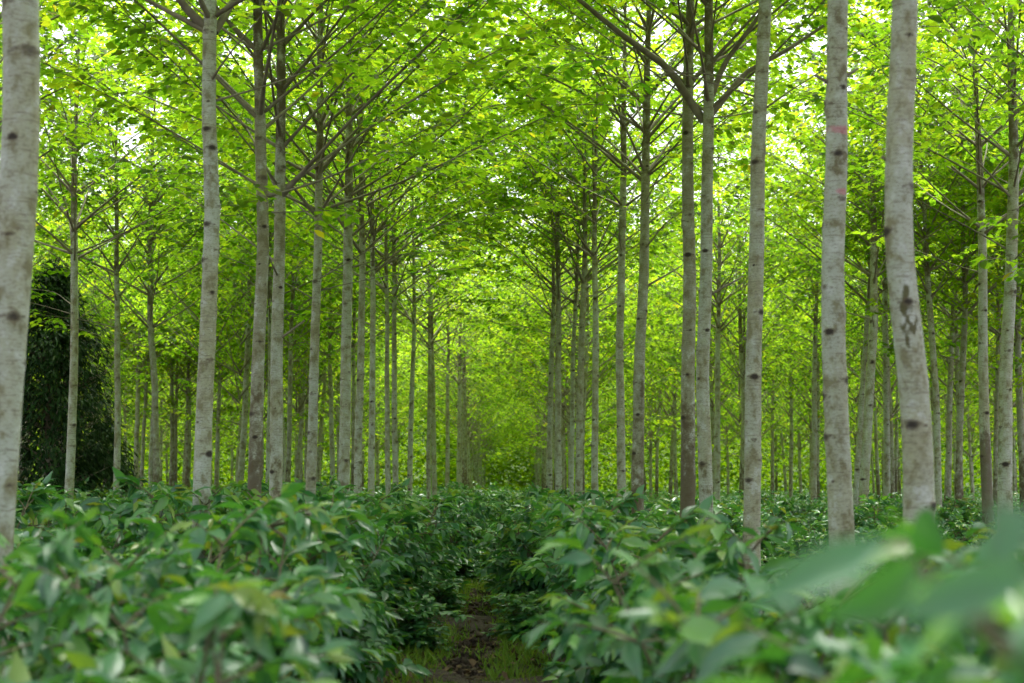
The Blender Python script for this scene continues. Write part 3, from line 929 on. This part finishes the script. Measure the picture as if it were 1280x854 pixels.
n = 230000
y = g.uniform(84, 146, n)
x = g.uniform(-1, 1, n) * (0.40 * y + 6)
z = 0.2 + 13.5 * g.random(n) ** 1.05
m = 16000  # the avenue's far end
y = np.concatenate([y, g.uniform(120, 146, m)]); x = np.concatenate([x, g.uniform(-7, 7, m)]); z = np.concatenate([z, 0.2 + 8 * g.random(m)])
n += m
cl = np.sin(x * 0.9 + y * 0.5) + np.sin(z * 1.4 + x * 0.35) + np.sin(y * 0.8 - z)
keep = (cl > -2.2) & ((np.abs(x + 0.2) > 3.0 - 0.05 * np.maximum(y - 84, 0)) | (y > 120) | ((z > 5.5) & (y > 100)) | (z < 1.0))
x, y, z = x[keep], y[keep], z[keep]
n = len(x)
D = g.normal(size=(n, 3)); D[:, 2] *= 0.4
N = g.normal(0, .45, (n, 3)); N[:, 2] += 1
L = g.uniform(0.25, 0.5, n)
say(link("far_woods", leaf_mesh("far_woods", np.stack([x, y, z], -1), D, N, L, L * 0.55, g.uniform(0, .3, n), np.clip(g.normal(0.4, 0.25, n), 0, 1), M_FAR_LEAF, T_SLIM, gen=g)),
    "bright green far woodland closing the view at the avenue's end", "woodland", kind="stuff")

# ------------------------------------------------------------------ light
SUN_EL, SUN_AZ = R(66), R(18)   # azimuth from straight ahead towards the right
w = bpy.data.worlds.new("World")
S.world = w
w.use_nodes = True
nt = w.node_tree
nt.nodes.clear()
sky = nd(nt, "ShaderNodeTexSky", sky_type="NISHITA", sun_disc=False, sun_elevation=SUN_EL, sun_rotation=SUN_AZ, air_density=1.0, dust_density=4.0, ozone_density=1.0)
hs = nd(nt, "ShaderNodeHueSaturation", i_Saturation=0.3)
bg = nd(nt, "ShaderNodeBackground", i_Strength=0.13)
out = nd(nt, "ShaderNodeOutputWorld")
nt.links.new(sky.outputs[0], hs.inputs["Color"])
nt.links.new(hs.outputs[0], bg.inputs["Color"])
nt.links.new(bg.outputs[0], out.inputs[0])
sd = bpy.data.lights.new("sun", "SUN")
sd.energy = 2.0
sd.angle = R(14)
sd.color = (1.0, 0.96, 0.88)
so = bpy.data.objects.new("sun", sd)
COL.objects.link(so)
to_sun = Vector((math.sin(SUN_AZ) * math.cos(SUN_EL), math.cos(SUN_AZ) * math.cos(SUN_EL), math.sin(SUN_EL)))
so.rotation_euler = to_sun.to_track_quat("Z", "Y").to_euler()
so.location = (0, 0, 30)

# ------------------------------------------------------------------ camera and render settings
cd = bpy.data.cameras.new("camera")
cd.sensor_width = 36.0
cd.lens = F_PX * 36.0 / 1280.0
cd.clip_start, cd.clip_end = 0.05, 3000
cd.dof.use_dof = True
cd.dof.focus_distance = 18.0
cd.dof.aperture_fstop = 2.3
co = bpy.data.objects.new("camera", cd)
COL.objects.link(co)
co.location = (0, 0, CAM_Z)
co.rotation_euler = (R(90) + PITCH, 0, 0)
S.camera = co

S.render.engine = "CYCLES"
c = S.cycles
c.max_bounces, c.diffuse_bounces, c.glossy_bounces, c.transmission_bounces, c.transparent_max_bounces = 10, 8, 2, 8, 4
c.use_adaptive_sampling = True
c.adaptive_threshold = 0.02
c.caustics_reflective = c.caustics_refractive = False
c.sample_clamp_indirect = 6.0
c.use_denoising = True
try:
    c.denoiser = "OPENIMAGEDENOISE"
except TypeError:
    pass
v = S.view_settings
v.view_transform, v.look, v.gamma, v.use_curve_mapping = "Standard", "None", 1.0, False
v.exposure = 1.8
